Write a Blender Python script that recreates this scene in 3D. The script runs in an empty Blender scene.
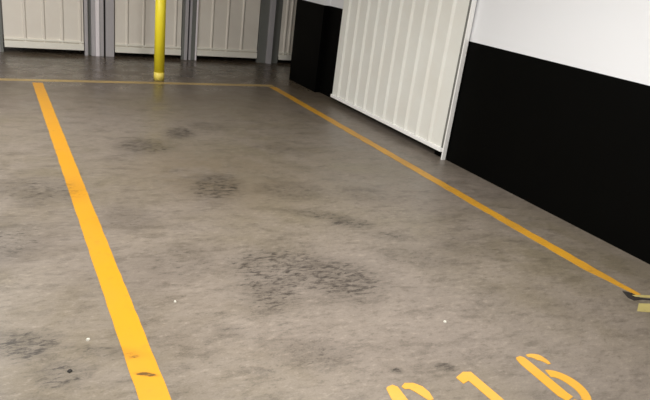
import bpy, bmesh, math, random
from mathutils import Matrix, Vector

random.seed(7)
scene = bpy.context.scene
COL = scene.collection

# ------------------------------------------------------------------ helpers
def new_bm():
    return bmesh.new()

def add_box(bm, x0, x1, y0, y1, z0, z1, bev=0.0):
    m = Matrix.Translation(((x0+x1)/2, (y0+y1)/2, (z0+z1)/2)) @ Matrix.Diagonal((x1-x0, y1-y0, z1-z0, 1))
    r = bmesh.ops.create_cube(bm, size=1.0, matrix=m)
    if bev > 0:
        es = list({e for v in r['verts'] for e in v.link_edges})
        bmesh.ops.bevel(bm, geom=es, offset=bev, segments=2, profile=0.7, affect='EDGES')

def add_prism(bm, pts, z0, z1, flip=False):
    """closed outline in x,y pushed from z0 to z1"""
    a = [bm.verts.new((p[0], p[1], z0)) for p in pts]
    b = [bm.verts.new((p[0], p[1], z1)) for p in pts]
    n = len(pts)
    bm.faces.new(b)
    bm.faces.new(a[::-1])
    for i in range(n):
        j = (i+1) % n
        bm.faces.new((a[i], a[j], b[j], b[i]))

def obj(name, bm, mat, parent=None, smooth=False):
    bmesh.ops.recalc_face_normals(bm, faces=bm.faces)
    me = bpy.data.meshes.new(name)
    bm.to_mesh(me)
    bm.free()
    if smooth:
        for p in me.polygons:
            p.use_smooth = True
    me.materials.append(mat)
    o = bpy.data.objects.new(name, me)
    COL.objects.link(o)
    if parent is not None:
        o.parent = parent
        o.matrix_parent_inverse = Matrix.Translation(parent.location).inverted()
    return o

def thing(name, label, cat, loc, group=None):
    o = bpy.data.objects.new(name, None)
    COL.objects.link(o)
    o.location = loc
    o.empty_display_size = 0.1
    tag(o, label, cat, group)
    return o

def tag(o, label, cat, group=None):
    o['label'] = label
    o['category'] = cat
    if group:
        o['group'] = group
    return o

def struct(name, bm, mat, parent=None):
    o = obj(name, bm, mat, parent)
    o['kind'] = 'structure'
    return o

# ---------------------------------------------------------------- materials
def srgb(r, g, b):
    f = lambda c: (c/255/12.92) if c/255 <= 0.04045 else (((c/255)+0.055)/1.055)**2.4
    return (f(r), f(g), f(b), 1.0)

class NT:
    def __init__(self, name):
        self.m = bpy.data.materials.new(name)
        self.m.use_nodes = True
        self.t = self.m.node_tree
        self.b = self.t.nodes['Principled BSDF']
    def n(self, typ, **kw):
        nd = self.t.nodes.new(typ)
        for k, v in kw.items():
            setattr(nd, k, v)
        return nd
    def l(self, a, b):
        self.t.links.new(a, b)
    def val(self, sock, v):
        if hasattr(v, 'is_linked') or isinstance(v, bpy.types.NodeSocket):
            self.l(v, sock)
        else:
            sock.default_value = v
    def math(self, op, a, b=0.0, clamp=False):
        nd = self.n('ShaderNodeMath', operation=op, use_clamp=clamp)
        self.val(nd.inputs[0], a)
        self.val(nd.inputs[1], b)
        return nd.outputs[0]
    def pos(self):
        return self.n('ShaderNodeNewGeometry').outputs['Position']
    def mapping(self, vec, loc=(0, 0, 0), rot=(0, 0, 0), scale=(1, 1, 1), typ='POINT'):
        nd = self.n('ShaderNodeMapping', vector_type=typ)
        self.l(vec, nd.inputs['Vector'])
        nd.inputs['Location'].default_value = loc
        nd.inputs['Rotation'].default_value = rot
        nd.inputs['Scale'].default_value = scale
        return nd.outputs[0]
    def noise(self, vec, scale, detail=4, rough=0.55, dist=0.0):
        nd = self.n('ShaderNodeTexNoise')
        self.l(vec, nd.inputs['Vector'])
        nd.inputs['Scale'].default_value = scale
        nd.inputs['Detail'].default_value = detail
        nd.inputs['Roughness'].default_value = rough
        nd.inputs['Distortion'].default_value = dist
        return nd.outputs['Fac']
    def ramp(self, fac, lo, hi, a=0.0, b=1.0):
        nd = self.n('ShaderNodeMapRange')
        nd.interpolation_type = 'SMOOTHSTEP'
        self.l(fac, nd.inputs['Value'])
        nd.inputs['From Min'].default_value = lo
        nd.inputs['From Max'].default_value = hi
        nd.inputs['To Min'].default_value = a
        nd.inputs['To Max'].default_value = b
        return nd.outputs['Result']
    def mix(self, fac, a, b, blend='MIX'):
        nd = self.n('ShaderNodeMix', data_type='RGBA', blend_type=blend)
        self.val(nd.inputs['Factor'], fac)
        self.val(nd.inputs['A'] if False else nd.inputs[6], a)
        self.val(nd.inputs[7], b)
        return nd.outputs[2]
    def bump(self, h, strength=0.2, dist=0.01):
        nd = self.n('ShaderNodeBump')
        nd.inputs['Strength'].default_value = strength
        nd.inputs['Distance'].default_value = dist
        self.l(h, nd.inputs['Height'])
        self.l(nd.outputs[0], self.b.inputs['Normal'])

# scuffs and oil marks that really lie on the floor: (x, y, half length, half width, strength, noise scale)
STREAK_ROT = math.radians(-27)
STAINS = [
    (1.22, 2.42, 0.42, 0.34, 0.90, 17),
    (1.44, 2.24, 0.34, 0.30, 0.95, 19),
    (1.08, 2.24, 0.24, 0.30, 0.85, 22),
    (1.84, 2.83, 0.22, 0.12, 0.95, 14),
    (1.72, 2.98, 0.32, 0.10, 0.80, 14),
    (1.98, 2.62, 0.20, 0.10, 0.70, 14),
    (1.24, 3.55, 0.26, 0.36, 0.95, 10),
    (1.33, 4.76, 0.18, 0.24, 1.00, 10),
    (0.98, 4.45, 0.30, 0.28, 0.95, 10),
    (1.62, 4.95, 0.24, 0.20, 0.70, 10),
    (2.00, 4.30, 0.30, 0.20, 0.60, 10),
    (0.05, 2.10, 0.16, 0.13, 1.00, 16),
    (0.78, 1.97, 0.10, 0.07, 0.60, 20),
    (0.15, 1.88, 0.14, 0.10, 0.85, 20),
    (0.30, 1.98, 0.22, 0.05, 0.75, 20),
    (0.22, 3.65, 0.34, 0.30, 0.75, 12),
    (-0.05, 3.0, 0.36, 0.36, 0.70, 12),
    (0.62, 3.15, 0.22, 0.22, 0.60, 12),
    (1.95, 2.35, 0.30, 0.20, 0.62, 16),
    (1.70, 3.40, 0.36, 0.24, 0.70, 12),
    (2.20, 3.25, 0.30, 0.24, 0.60, 14),
    (0.75, 2.60, 0.26, 0.26, 0.60, 14),
    (2.35, 2.40, 0.30, 0.24, 0.55, 14),
    (1.30, 1.53, 0.04, 0.03, 1.00, 12),
    (1.50, 1.49, 0.06, 0.04, 1.00, 12),
    (1.05, 1.72, 0.24, 0.12, 0.60, 18),
    (0.415, 1.80, 0.055, 0.016, 1.30, 6),
    (0.395, 1.92, 0.04, 0.025, 0.90, 12),
]

def stain_mask(t, pos):
    acc = None
    for (x, y, a, b, s, ns) in STAINS:
        loc = t.mapping(pos, (x, y, 0), (0, 0, STREAK_ROT), (a, b, 10.0), 'TEXTURE')
        ln = t.n('ShaderNodeVectorMath', operation='LENGTH')
        t.l(loc, ln.inputs[0])
        m = t.ramp(ln.outputs['Value'], 0.35, 1.08, s, 0.0)
        acc = m if acc is None else t.math('MAXIMUM', acc, m)
    st = t.mapping(pos, (0, 0, 0), (0, 0, -STREAK_ROT), (0.55, 1.5, 1.0))
    n1 = t.noise(st, 30, 7, 0.78, 0.4)
    thr = t.math('SUBTRACT', 0.665, t.math('MULTIPLY', acc, 0.175))
    d = t.math('SUBTRACT', n1, thr)
    hard = t.ramp(d, -0.05, 0.14)
    soft = t.math('MULTIPLY', acc, 0.30)
    m = t.math('ADD', t.math('MULTIPLY', hard, t.math('POWER', acc, 0.45)), soft, True)
    return m

def floor_material():
    t = NT('worn_sealed_concrete')
    p = t.pos()
    big = t.noise(p, 0.75, 3, 0.5)
    mid = t.noise(p, 3.1, 6, 0.62, 0.3)
    st = t.mapping(p, (3, 1, 0), (0, 0, -STREAK_ROT), (0.6, 1.35, 1.0))
    fine = t.noise(st, 9, 8, 0.72, 0.2)
    grit = t.noise(p, 130, 2, 0.6)
    c = t.mix(t.ramp(big, 0.36, 0.64), FLOOR_A, FLOOR_B)
    c = t.mix(t.ramp(mid, 0.35, 0.68, 0.0, 0.60), c, FLOOR_C)
    c = t.mix(t.ramp(fine, 0.48, 0.66, 0.0, 0.42), c, FLOOR_D)
    c = t.mix(t.ramp(fine, 0.42, 0.26, 0.0, 0.45), c, FLOOR_E)
    fleck = t.noise(st, 34, 6, 0.75, 0.3)
    c = t.mix(t.ramp(fleck, 0.52, 0.66, 0.0, 0.40), c, FLOOR_D)
    c = t.mix(t.ramp(fleck, 0.47, 0.32, 0.0, 0.45), c, FLOOR_E)
    c = t.mix(t.ramp(grit, 0.3, 0.7, 0.0, 0.16), c, FLOOR_E)
    # olive-brown soaked patch in the middle of the bay
    loc = t.mapping(p, (1.30, 3.75, 0), (0, 0, 0.5), (0.75, 0.9, 10.0), 'TEXTURE')
    ln = t.n('ShaderNodeVectorMath', operation='LENGTH')
    t.l(loc, ln.inputs[0])
    pm = t.math('MULTIPLY', t.ramp(ln.outputs['Value'], 0.2, 1.1, 1.0, 0.0), t.ramp(mid, 0.3, 0.6))
    c = t.mix(t.math('MULTIPLY', pm, 0.5), c, srgb(98, 85, 62))
    # floor colour turns darker brown towards the lockers
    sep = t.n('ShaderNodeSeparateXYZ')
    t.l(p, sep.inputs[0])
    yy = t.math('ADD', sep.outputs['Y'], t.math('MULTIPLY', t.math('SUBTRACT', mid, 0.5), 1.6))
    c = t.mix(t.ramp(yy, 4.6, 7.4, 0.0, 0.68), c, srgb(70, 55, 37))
    m = stain_mask(t, p)
    c = t.mix(t.math('MULTIPLY', m, 0.90), c, srgb(40, 34, 28))
    t.l(c, t.b.inputs['Base Color'])
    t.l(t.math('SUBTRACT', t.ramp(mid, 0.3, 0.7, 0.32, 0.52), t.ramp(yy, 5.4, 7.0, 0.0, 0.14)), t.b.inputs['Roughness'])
    t.b.inputs['Specular IOR Level'].default_value = 0.5
    t.bump(t.math('ADD', fine, t.math('MULTIPLY', grit, 0.35)), 0.10, 0.006)
    return t.m

def paint_material(name, col, worn, wear=0.3):
    t = NT(name)
    p = t.pos()
    n = t.noise(p, 14, 6, 0.7)
    n2 = t.noise(p, 3, 3, 0.5)
    c = t.mix(t.ramp(n2, 0.35, 0.65, 0.0, 0.5), col, worn)
    c = t.mix(t.ramp(n, 0.54, 0.76, 0.0, wear), c, srgb(116, 94, 58))
    m = stain_mask(t, p)
    c = t.mix(t.math('MULTIPLY', m, 0.85), c, srgb(52, 38, 22))
    t.l(c, t.b.inputs['Base Color'])
    t.b.inputs['Roughness'].default_value = 0.45
    t.bump(n, 0.08, 0.003)
    return t.m

def plain(name, col, rough=0.5, metal=0.0, var=0.06, nscale=6.0, dirt=None, spec=0.5, bump=0.03):
    t = NT(name)
    p = t.pos()
    n = t.noise(p, nscale, 5, 0.6)
    d = dirt if dirt else tuple(x*(1-var*3) for x in col[:3]) + (1,)
    c = t.mix(t.ramp(n, 0.35, 0.75, 0.0, min(1.0, var*6)), col, d)
    t.l(c, t.b.inputs['Base Color'])
    t.b.inputs['Roughness'].default_value = rough
    t.b.inputs['Metallic'].default_value = metal
    t.b.inputs['Specular IOR Level'].default_value = spec
    t.bump(n, bump, 0.004)
    return t.m

def emitter(name, col, strength):
    t = NT(name)
    t.b.inputs['Base Color'].default_value = (0.8, 0.8, 0.8, 1)
    t.b.inputs['Emission Color'].default_value = col
    t.b.inputs['Emission Strength'].default_value = strength
    return t.m

FLOOR_A = srgb(113, 104, 95)
FLOOR_B = srgb(107, 98, 81)
FLOOR_C = srgb(123, 113, 103)
FLOOR_D = srgb(54, 47, 38)
FLOOR_E = srgb(148, 137, 124)

M = dict(
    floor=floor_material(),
    line=paint_material('amber_line_paint', srgb(198, 139, 13), srgb(194, 136, 32), 0.30),
    line_worn=paint_material('ochre_worn_line_paint', srgb(194, 142, 38), srgb(166, 122, 46), 0.75),
    line_faded=paint_material('faded_back_line_paint', srgb(176, 148, 92), srgb(142, 122, 84), 0.8),
    line_pale=paint_material('pale_straw_line_paint', srgb(176, 162, 104), srgb(146, 132, 80), 0.6),
    digit=paint_material('stencil_number_paint', srgb(200, 146, 44), srgb(200, 156, 78), 0.30),
    white=plain('white_wall_paint', srgb(226, 227, 229), 0.6, var=0.015, nscale=2.0),
    black=plain('black_dado_paint', srgb(4, 4, 3), 0.6, var=0.10, nscale=3.0, spec=0.05),
    ceil=plain('grey_ceiling_concrete', srgb(176, 174, 170), 0.8, var=0.04),
    wallgrey=plain('grey_blockwork', srgb(130, 126, 120), 0.8, var=0.05),
    sheet=plain('cream_steel_sheet', srgb(234, 227, 215), 0.48, var=0.05, nscale=4.0, dirt=srgb(222, 210, 197)),
    sheetw=plain('white_steel_sheet', srgb(230, 230, 223), 0.45, var=0.05, nscale=3.0, dirt=srgb(218, 212, 200)),
    rail=plain('cream_rail_paint', srgb(240, 236, 223), 0.45, var=0.03),
    railw=plain('white_frame_paint', srgb(248, 247, 244), 0.42, var=0.03),
    steel=plain('grey_post_steel', srgb(186, 182, 184), 0.42, metal=0.1, var=0.06),
    steeld=plain('dark_post_steel', srgb(122, 123, 118), 0.45, metal=0.1, var=0.06),
    steell=plain('pale_post_steel', srgb(250, 243, 246), 0.4, metal=0.1, var=0.04),
    yellow=plain('yellow_post_paint', srgb(255, 236, 52), 0.42, var=0.04, dirt=srgb(246, 216, 44)),
    yellowp=plain('scuffed_yellow_post_paint', srgb(240, 218, 100), 0.5, var=0.05),
    dark=plain('dark_joint_filler', srgb(30, 25, 20), 0.85, var=0.05),
    fleck=plain('off_white_scrap', srgb(190, 187, 176), 0.7, var=0.03),
    batten=plain('lamp_batten_enamel', srgb(230, 230, 228), 0.4, var=0.02),
    tube=emitter('lit_tube', (1.0, 0.975, 0.935, 1), 3.0),
)

# -------------------------------------------------------------- the setting
WX = 3.36          # face of the right wall
CEIL = 2.60
X0, X1, Y0, Y1 = -5.0, 6.0, -3.5, 9.6
D0, D1, DTOP = 4.02, 5.62, 2.06     # doorway of the right wall
DADO = 0.985

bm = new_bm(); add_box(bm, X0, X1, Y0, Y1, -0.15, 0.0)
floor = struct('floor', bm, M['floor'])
bm = new_bm(); add_box(bm, X0, X1, Y0, Y1, CEIL, CEIL+0.15)
struct('ceiling', bm, M['ceil'])

bm = new_bm()
add_box(bm, WX, WX+0.30, Y0, D0, 0, CEIL)
add_box(bm, WX+1.6, WX+1.75, D0-1.5, D1+0.1, 0, CEIL)
add_box(bm, WX, WX+0.30, D0, D1, DTOP, CEIL)
add_box(bm, WX+0.07, X1, D1, 6.37, 0, CEIL)
add_box(bm, WX, X1, 6.37, 7.09, 0, CEIL)
wall_right = struct('wall_right', bm, M['white'])
e = 0.004
bm = new_bm()
add_box(bm, WX-e, WX, Y0, D0, 0, DADO)
add_box(bm, WX+0.07-e, WX+0.07, D1, 6.37, 0, DADO)
add_box(bm, WX-e, WX, 6.37-e, 7.09+e, 0, DADO)
add_box(bm, WX, WX+0.07-e, 6.37-e, 6.37, 0, DADO)
add_box(bm, WX, X1, 7.09, 7.09+e, 0, DADO)
struct('black_dado', bm, M['black'], wall_right)

bm = new_bm(); add_box(bm, X0-0.2, X0, Y0, Y1, 0, CEIL)
struct('wall_left', bm, M['white'])
bm = new_bm(); add_box(bm, X0, X1, Y1, Y1+0.2, 0, CEIL)
struct('wall_back', bm, M['wallgrey'])
bm = new_bm(); add_box(bm, X0, X1, Y0-0.2, Y0, 0, CEIL)
struct('wall_front', bm, M['wallgrey'])
bm = new_bm(); add_box(bm, X1, X1+0.2, 7.09, Y1, 0, CEIL)
struct('wall_corridor', bm, M['wallgrey'])
bm = new_bm(); add_box(bm, X0, X1, 8.22, 8.34, 2.14, CEIL)
struct('trim_1', bm, M['wallgrey'])

# sawn joint across the mouth of the bay, filled with dirt
bm = new_bm()
add_prism(bm, [(2.832, 1.660), (2.868, 1.722), (2.905, 1.690), (2.905, 1.640), (3.02, 1.578), (3.01, 1.572), (2.895, 1.622), (2.84, 1.628)], 0.0, 0.0012)
struct('floor_joint', bm, M['dark'], floor)

# ---------------------------------------------------------------- sheet doors
def rib_profile(a0, a1, pitch, rib, side, height, start):
    """(along, outwards) points of a ribbed sheet from a0 to a1"""
    pts = [(a0, 0.0)]
    c = start
    while c + rib/2 + side < a1 - 0.01:
        if c - rib/2 - side > a0 + 0.01:
            pts += [(c-rib/2-side, 0), (c-rib/2, height), (c+rib/2, height), (c+rib/2+side, 0)]
        c += pitch
    pts.append((a1, 0.0))
    return pts

def ribbed_sheet_x(bm, x0, x1, yface, z0, z1, pitch, rib, side, h, start, th=0.012):
    pr = rib_profile(x0, x1, pitch, rib, side, h, start)
    out = [(p[0], yface-p[1]) for p in pr] + [(x1, yface+th), (x0, yface+th)]
    add_prism(bm, out, z0, z1)

def ribbed_sheet_y(bm, y0, y1, xface, z0, z1, pitch, rib, side, h, start, th=0.012):
    pr = rib_profile(y0, y1, pitch, rib, side, h, start)
    out = [(xface-p[1], p[0]) for p in pr] + [(xface+th, y1), (xface+th, y0)]
    add_prism(bm, out, z0, z1)

def storage_door(x0, x1, z0, label, pitch, start):
    g = 'ribbed storage doors along the back'
    t = thing('storage_door', label, 'door', ((x0+x1)/2, 8.22, 0), g)
    bm = new_bm(); ribbed_sheet_x(bm, x0, x1, 8.225, z0+0.04, 2.10, pitch, 0.012, 0.014, 0.016, start)
    obj('ribbed_sheet', bm, M['sheet'], t)
    bm = new_bm()
    add_box(bm, x0, x1, 8.196, 8.224, z0, z0+0.075, 0.004)
    add_box(bm, x0, x1, 8.204, 8.224, z0+0.088, z0+0.108, 0.003)
    obj('bottom_rail', bm, M['rail'], t)
    bm = new_bm(); add_box(bm, x0, x1, 8.196, 8.224, 2.06, 2.13, 0.004)
    obj('top_rail', bm, M['rail'], t)
    return t

storage_door(0.175, 1.050, 0.062, 'cream ribbed storage door farthest left along the back', 0.205, 0.40)
storage_door(1.420, 2.262, 0.056, 'cream ribbed storage door right behind the yellow bollard', 0.205, 1.57)
storage_door(2.478, 3.345, 0.062, 'cream ribbed storage door between yellow bollard and pale corner post', 0.215, 2.68)
storage_door(3.685, 4.560, 0.055, 'narrow visible strip of grey ribbed storage door beside black wall end', 0.075, 3.76)

def channel_post(name, label, bits):
    """bits: list of (part name, x0, x1, y0, y1, material)"""
    xs = [b[1] for b in bits] + [b[2] for b in bits]
    t = thing(name, label, 'post', ((min(xs)+max(xs))/2, 8.2, 0), 'steel posts between the storage doors')
    for (pn, x0, x1, y0, y1, mk) in bits:
        bm = new_bm(); add_box(bm, x0, x1, y0, y1, 0.0, 2.14, 0.004)
        obj(pn, bm, M[mk], t)
    return t

channel_post('steel_post', 'grey steel post cut off by left edge of photo', [
    ('web', -0.02, 0.13, 8.215, 8.25, 'steel'), ('flange', 0.132, 0.162, 8.20, 8.25, 'steeld')])
channel_post('steel_post', 'wide grey steel post with pale centre strip, left of yellow bollard', [
    ('flange', 1.060, 1.098, 8.20, 8.26, 'steel'), ('web', 1.100, 1.136, 8.245, 8.275, 'steeld'),
    ('face', 1.138, 1.184, 8.20, 8.26, 'steel'), ('pale_strip', 1.186, 1.232, 8.185, 8.26, 'steell'),
    ('flange', 1.234, 1.284, 8.20, 8.26, 'steel'), ('web', 1.286, 1.306, 8.25, 8.275, 'dark'),
    ('stile', 1.308, 1.408, 8.20, 8.26, 'steel')])
channel_post('steel_post', 'narrow bluish grey steel post right of yellow bollard', [
    ('flange', 2.270, 2.298, 8.20, 8.26, 'steeld'), ('face', 2.300, 2.342, 8.185, 8.26, 'steel'),
    ('web', 2.344, 2.362, 8.24, 8.27, 'dark'), ('face', 2.364, 2.392, 8.19, 8.26, 'steel'),
    ('flange', 2.394, 2.448, 8.20, 8.26, 'steeld'), ('pale_strip', 2.450, 2.472, 8.195, 8.26, 'steell')])
channel_post('steel_post', 'dark grey corner post with pale ridge near black wall end', [
    ('flange', 3.355, 3.482, 8.21, 8.27, 'steeld'), ('pale_ridge', 3.484, 3.552, 8.16, 8.27, 'steel'),
    ('web', 3.554, 3.678, 8.225, 8.27, 'steeld')])

# --- big white door hung on the face of the right wall
P0, P1 = 3.852, 5.85
t = thing('sheet_door', 'large white ribbed metal door set in the black and white wall', 'door', (WX-0.04, (P0+P1)/2, 0))
bm = new_bm()
ribbed_sheet_y(bm, P0+0.036, P1, 3.306, 0.080, 2.16, 0.183, 0.012, 0.020, 0.018, 4.067)
obj('ribbed_sheet', bm, M['sheetw'], t)
bm = new_bm()
add_box(bm, 3.286, 3.334, P0+0.015, P1, 0.068, 0.100, 0.004)
obj('bottom_rail', bm, M['railw'], t)
bm = new_bm()
add_box(bm, 3.286, 3.334, P0+0.015, P1, 2.14, 2.20, 0.004)
obj('top_rail', bm, M['railw'], t)
bm = new_bm()
add_box(bm, 3.306, 3.346, P0, P0+0.014, 0.0, 2.20, 0.003)
obj('door_frame', bm, M['railw'], t)
bm = new_bm()
add_box(bm, 3.304, 3.330, P0+0.016, P0+0.036, 0.102, 2.138, 0.002)
obj('edge_channel', bm, M['steeld'], t)
bm = new_bm()
add_box(bm, 3.300, WX, P0-0.05, P1+1.2, 2.205, 2.26, 0.004)
obj('hanging_track', bm, M['steel'], t)

# ------------------------------------------------------------------- bollard
def lathe(bm, prof, seg=32):
    rings = []
    for (r, z) in prof:
        rings.append([bm.verts.new((r*math.cos(2*math.pi*k/seg), r*math.sin(2*math.pi*k/seg), z)) for k in range(seg)])
    for a, b in zip(rings, rings[1:]):
        for k in range(seg):
            j = (k+1) % seg
            bm.faces.new((a[k], a[j], b[j], b[k]))
    bm.faces.new(rings[0][::-1])
    bm.faces.new(rings[-1])

def at(o, x, y):
    o.data.transform(Matrix.Translation((x, y, 0)))

BX, BY = 1.655, 6.86
t = thing('bollard', 'tall round yellow steel bollard standing just behind the faded thin floor line', 'bollard', (BX, BY, 0))
R = 0.056
bm = new_bm(); lathe(bm, [(R, 0.085), (R, 1.25)])
o = obj('post_tube', bm, M['yellow'], None, True); at(o, BX, BY); o.parent = t; o.matrix_parent_inverse = Matrix.Translation(t.location).inverted()
bm = new_bm(); lathe(bm, [(R+0.001, 0.0), (R+0.001, 0.085)])
o = obj('post_foot', bm, M['yellowp'], None, True); at(o, BX, BY); o.parent = t; o.matrix_parent_inverse = Matrix.Translation(t.location).inverted()
o['label'] = 'paler scuffed yellow foot'
bm = new_bm(); lathe(bm, [(R, 1.25), (R*0.97, 1.268), (R*0.8, 1.285), (R*0.45, 1.297), (R*0.05, 1.30)])
o = obj('post_cap', bm, M['yellow'], None, True); at(o, BX, BY); o.parent = t; o.matrix_parent_inverse = Matrix.Translation(t.location).inverted()

# -------------------------------------------------------- painted floor marks
def strip(name, corners, mat, label, z=0.0016, cat='floor line', rough=0.0):
    """painted band; long sides get slightly ragged edges"""
    (ax, ay), (bx, by), (cx, cy), (dx, dy) = corners     # a-b one long side, d-c the other
    n = max(2, int(math.hypot(bx-ax, by-ay)/0.06))
    s1 = []; s2 = []
    for i in range(n+1):
        k = i/n
        j = lambda: random.uniform(-rough, rough)
        s1.append((ax+(bx-ax)*k+j(), ay+(by-ay)*k+j()))
        s2.append((dx+(cx-dx)*k+j(), dy+(cy-dy)*k+j()))
    bm = new_bm()
    v1 = [bm.verts.new((p[0], p[1], z)) for p in s1]; v2 = [bm.verts.new((p[0], p[1], z)) for p in s2]
    u1 = [bm.verts.new((p[0], p[1], 0.0)) for p in s1]; u2 = [bm.verts.new((p[0], p[1], 0.0)) for p in s2]
    for i in range(n):
        bm.faces.new((v1[i], v1[i+1], v2[i+1], v2[i]))
        bm.faces.new((u1[i], u2[i], u2[i+1], u1[i+1]))
        bm.faces.new((v1[i], u1[i], u1[i+1], v1[i+1]))
        bm.faces.new((v2[i], v2[i+1], u2[i+1], u2[i]))
    bm.faces.new((v1[0], v2[0], u2[0], u1[0])); bm.faces.new((v1[n], u1[n], u2[n], v2[n]))
    return tag(obj(name, bm, mat), label, cat)

strip('parking_line', [(0.364, 1.45), (0.360, 6.56), (0.452, 6.56), (0.464, 1.45)], M['line'],
      'bright amber painted line down the left side of the parking bay', rough=0.0015)
worn = strip('parking_line', [(2.862, 1.665), (2.880, 6.60), (2.965, 6.60), (2.942, 1.665)], M['line_worn'],
      'worn ochre painted line running beside the black wall and white door', rough=0.004)
strip('parking_line', [(-2.2, 6.63), (2.96, 6.63), (2.96, 6.73), (-2.2, 6.715)], M['line_faded'],
      'faded thin painted line across the floor under the yellow bollard', z=0.0012, rough=0.004)
for v in worn.data.vertices:          # the end is worn to a point where the joint crosses it
    if v.co.y < 1.98 and v.co.x < 2.902:
        v.co.x += (1.98 - v.co.y)/0.315*0.050
# pale leftovers just past the joint, right edge
bm = new_bm()
add_prism(bm, [(2.838, 1.600), (2.930, 1.568), (3.02, 1.52), (2.96, 1.47), (2.80, 1.525), (2.755, 1.548)], 0.0, 0.0016)
add_prism(bm, [(2.882, 1.672), (2.945, 1.655), (3.04, 1.62), (3.02, 1.600), (2.935, 1.632), (2.885, 1.655)], 0.0, 0.0020)
tag(obj('painted_mark', bm, M['line_pale']), 'pale straw patch of paint where the ochre line ends at the dark joint', 'floor mark')

def band(bm, pts, widths, z=0.0018):
    """paint stroke of varying width along a centre line"""
    L = []; Rr = []
    n = len(pts)
    for i, p in enumerate(pts):
        a = pts[max(0, i-1)]; b = pts[min(n-1, i+1)]
        d = Vector((b[0]-a[0], b[1]-a[1])).normalized()
        nn = Vector((-d.y, d.x)) * widths[i] / 2
        L.append((p[0]+nn.x, p[1]+nn.y)); Rr.append((p[0]-nn.x, p[1]-nn.y))
    add_prism(bm, L + Rr[::-1], 0.0, z)

def arc(cx, cy, rx, ry, a0, a1, n=14):
    return [(cx+rx*math.cos(math.radians(a0+(a1-a0)*i/n)), cy+ry*math.sin(math.radians(a0+(a1-a0)*i/n))) for i in range(n+1)]

def taper(n, a, b, c):
    out = []
    for i in range(n):
        k = i/(n-1)
        out.append(a+(b-a)*k*2 if k < .5 else b+(c-b)*(k-.5)*2)
    return out

# right-hand figure: stencil 6
bm = new_bm()
band(bm, [(1.850, 1.446), (1.851, 1.434), (1.848, 1.40), (1.843, 1.20), (1.850, 1.17)], [0.024, 0.044, 0.052, 0.052, 0.045])
p = arc(1.890, 1.372, 0.056, 0.066, 88, -8); band(bm, p, taper(len(p), 0.014, 0.044, 0.014))
p = arc(1.882, 1.226, 0.060, 0.092, 84, -70, 20); band(bm, p, taper(len(p), 0.044, 0.050, 0.034))
p = arc(1.892, 1.20, 0.05, 0.075, 215, 262); band(bm, p, taper(len(p), 0.03, 0.036, 0.03))
tag(obj('painted_digit', bm, M['digit']), 'stencilled yellow figure 6 on the floor, nearest the black wall', 'painted number', 'stencilled bay number')
# middle figure: 1
bm = new_bm()
add_prism(bm, [(1.500, 1.420), (1.550, 1.440), (1.582, 1.430), (1.598, 1.13), (1.552, 1.13), (1.536, 1.388), (1.504, 1.380)], 0.0, 0.0018)
tag(obj('painted_digit', bm, M['digit']), 'stencilled yellow figure 1 in the middle of the bay number', 'painted number', 'stencilled bay number')
# left-hand figure: stencil 6
bm = new_bm()
band(bm, [(1.222, 1.462), (1.224, 1.450), (1.216, 1.40), (1.206, 1.21), (1.212, 1.18)], [0.026, 0.048, 0.056, 0.056, 0.045])
band(bm, [(1.264, 1.436), (1.284, 1.441), (1.302, 1.432), (1.317, 1.41), (1.324, 1.38), (1.326, 1.345)], [0.016, 0.034, 0.044, 0.048, 0.042, 0.020])
p = arc(1.260, 1.222, 0.070, 0.098, 78, -70, 20); band(bm, p, taper(len(p), 0.038, 0.042, 0.034))
p = arc(1.260, 1.20, 0.055, 0.075, 215, 262); band(bm, p, taper(len(p), 0.03, 0.036, 0.03))
tag(obj('painted_digit', bm, M['digit']), 'stencilled yellow figure 6 cut off at photo bottom, first of the bay number', 'painted number', 'stencilled bay number')

# --- scraps lying on the concrete
def scrap(name, x, y, r, mat, label):
    bm = new_bm()
    n = 7
    pts = []
    for i in range(n):
        a = 2*math.pi*i/n
        rr = r*random.uniform(0.65, 1.1)
        pts.append((x+rr*math.cos(a), y+rr*math.sin(a)))
    add_prism(bm, pts, 0.0, 0.004)
    for v in bm.verts:
        if v.co.z > 0.002:
            v.co.x = x+(v.co.x-x)*0.7; v.co.y = y+(v.co.y-y)*0.7; v.co.z += random.uniform(-0.001, 0.002)
    return tag(obj(name, bm, mat), label, 'debris')

scrap('paper_scrap', 1.712, 1.76, 0.010, M['fleck'], 'tiny white scrap on the floor up from the painted figure 1')
scrap('paper_scrap', 0.259, 2.07, 0.009, M['fleck'], 'tiny white scrap on the floor left of the amber line')
scrap('paper_scrap', 0.632, 2.245, 0.007, M['fleck'], 'tiny pale scrap on the floor right of the amber line')
scrap('dirt_clod', 0.177, 1.90, 0.012, M['dark'], 'small dark clod of dirt left of the amber line')

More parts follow.
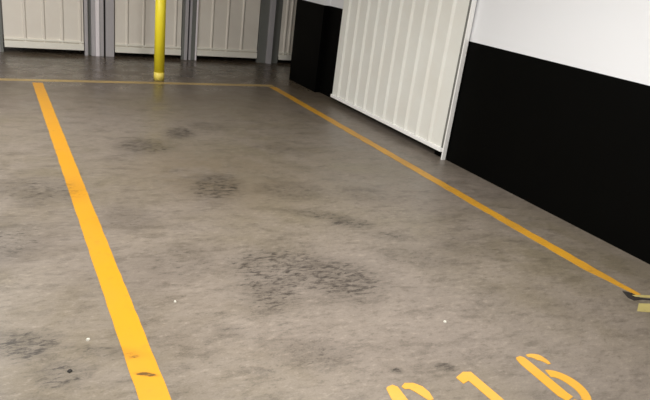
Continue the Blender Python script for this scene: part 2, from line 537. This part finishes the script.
# -------------------------------------------------------------- ceiling lamps
def lamp(x, y, label, along='y', ln=1.5, power=62.0):
    t = thing('ceiling_light', label, 'lamp', (x, y, CEIL), 'fluorescent battens on the ceiling')
    h = ln/2
    bm = new_bm()
    if along == 'y':
        add_box(bm, x-0.08, x+0.08, y-h, y+h, CEIL-0.05, CEIL, 0.005)
    else:
        add_box(bm, x-h, x+h, y-0.08, y+0.08, CEIL-0.05, CEIL, 0.005)
    obj('batten', bm, M['batten'], t)
    for s in (-1, 1):
        bm = new_bm()
        if along == 'y':
            m = Matrix.Translation((x+s*0.05, y, CEIL-0.075)) @ Matrix.Rotation(math.pi/2, 4, 'X')
        else:
            m = Matrix.Translation((x, y+s*0.05, CEIL-0.075)) @ Matrix.Rotation(math.pi/2, 4, 'Y')
        bmesh.ops.create_cone(bm, cap_ends=True, segments=12, radius1=0.019, radius2=0.019, depth=ln-0.06, matrix=m)
        obj('tube', bm, M['tube'], t, True)
    ld = bpy.data.lights.new('tube_light', 'AREA')
    ld.shape = 'RECTANGLE'
    ld.size, ld.size_y = (0.16, ln) if along == 'y' else (ln, 0.16)
    ld.energy = power
    ld.color = (1.0, 0.985, 0.96)
    lo = bpy.data.objects.new('tube_light', ld); COL.objects.link(lo)
    lo.location = (x, y, CEIL-0.10)

lamp(1.2, 1.9, 'twin tube ceiling light over the mouth of the bay', power=70.0)
lamp(-2.4, 2.2, 'twin tube ceiling light over the next bay')
lamp(-0.9, 5.0, 'twin tube ceiling light added out of view to brighten the back', power=80.0)  # unseen fixture, added to lift the brightness of the back doors
lamp(0.2, -1.6, 'twin tube ceiling light over the driving lane')

# --------------------------------------------------------------------- world
w = bpy.data.worlds.new('World'); scene.world = w
w.use_nodes = True
w.node_tree.nodes['Background'].inputs[0].default_value = (0.9, 0.92, 1.0, 1)
w.node_tree.nodes['Background'].inputs[1].default_value = 0.0

# -------------------------------------------------------------------- camera
r = Vector((0.88108639, -0.45745935, 0.12007381))
u = Vector((0.06581748, 0.37000596, 0.92669501))
f = Vector((0.46835332, 0.80859541, -0.35611604))
cam = bpy.data.cameras.new('camera')
cam.sensor_width = 36.0
cam.lens = 612.9*36/650
cam.clip_start = 0.05
co = bpy.data.objects.new('camera', cam); COL.objects.link(co)
m = Matrix((r, u, -f)).transposed().to_4x4()
m.translation = (0, 0, 1.41)
co.matrix_world = m
scene.camera = co

scene.view_settings.view_transform = 'Standard'
scene.view_settings.look = 'None'
scene.view_settings.gamma = 1.0
scene.view_settings.use_curve_mapping = False
scene.view_settings.exposure = 0.68
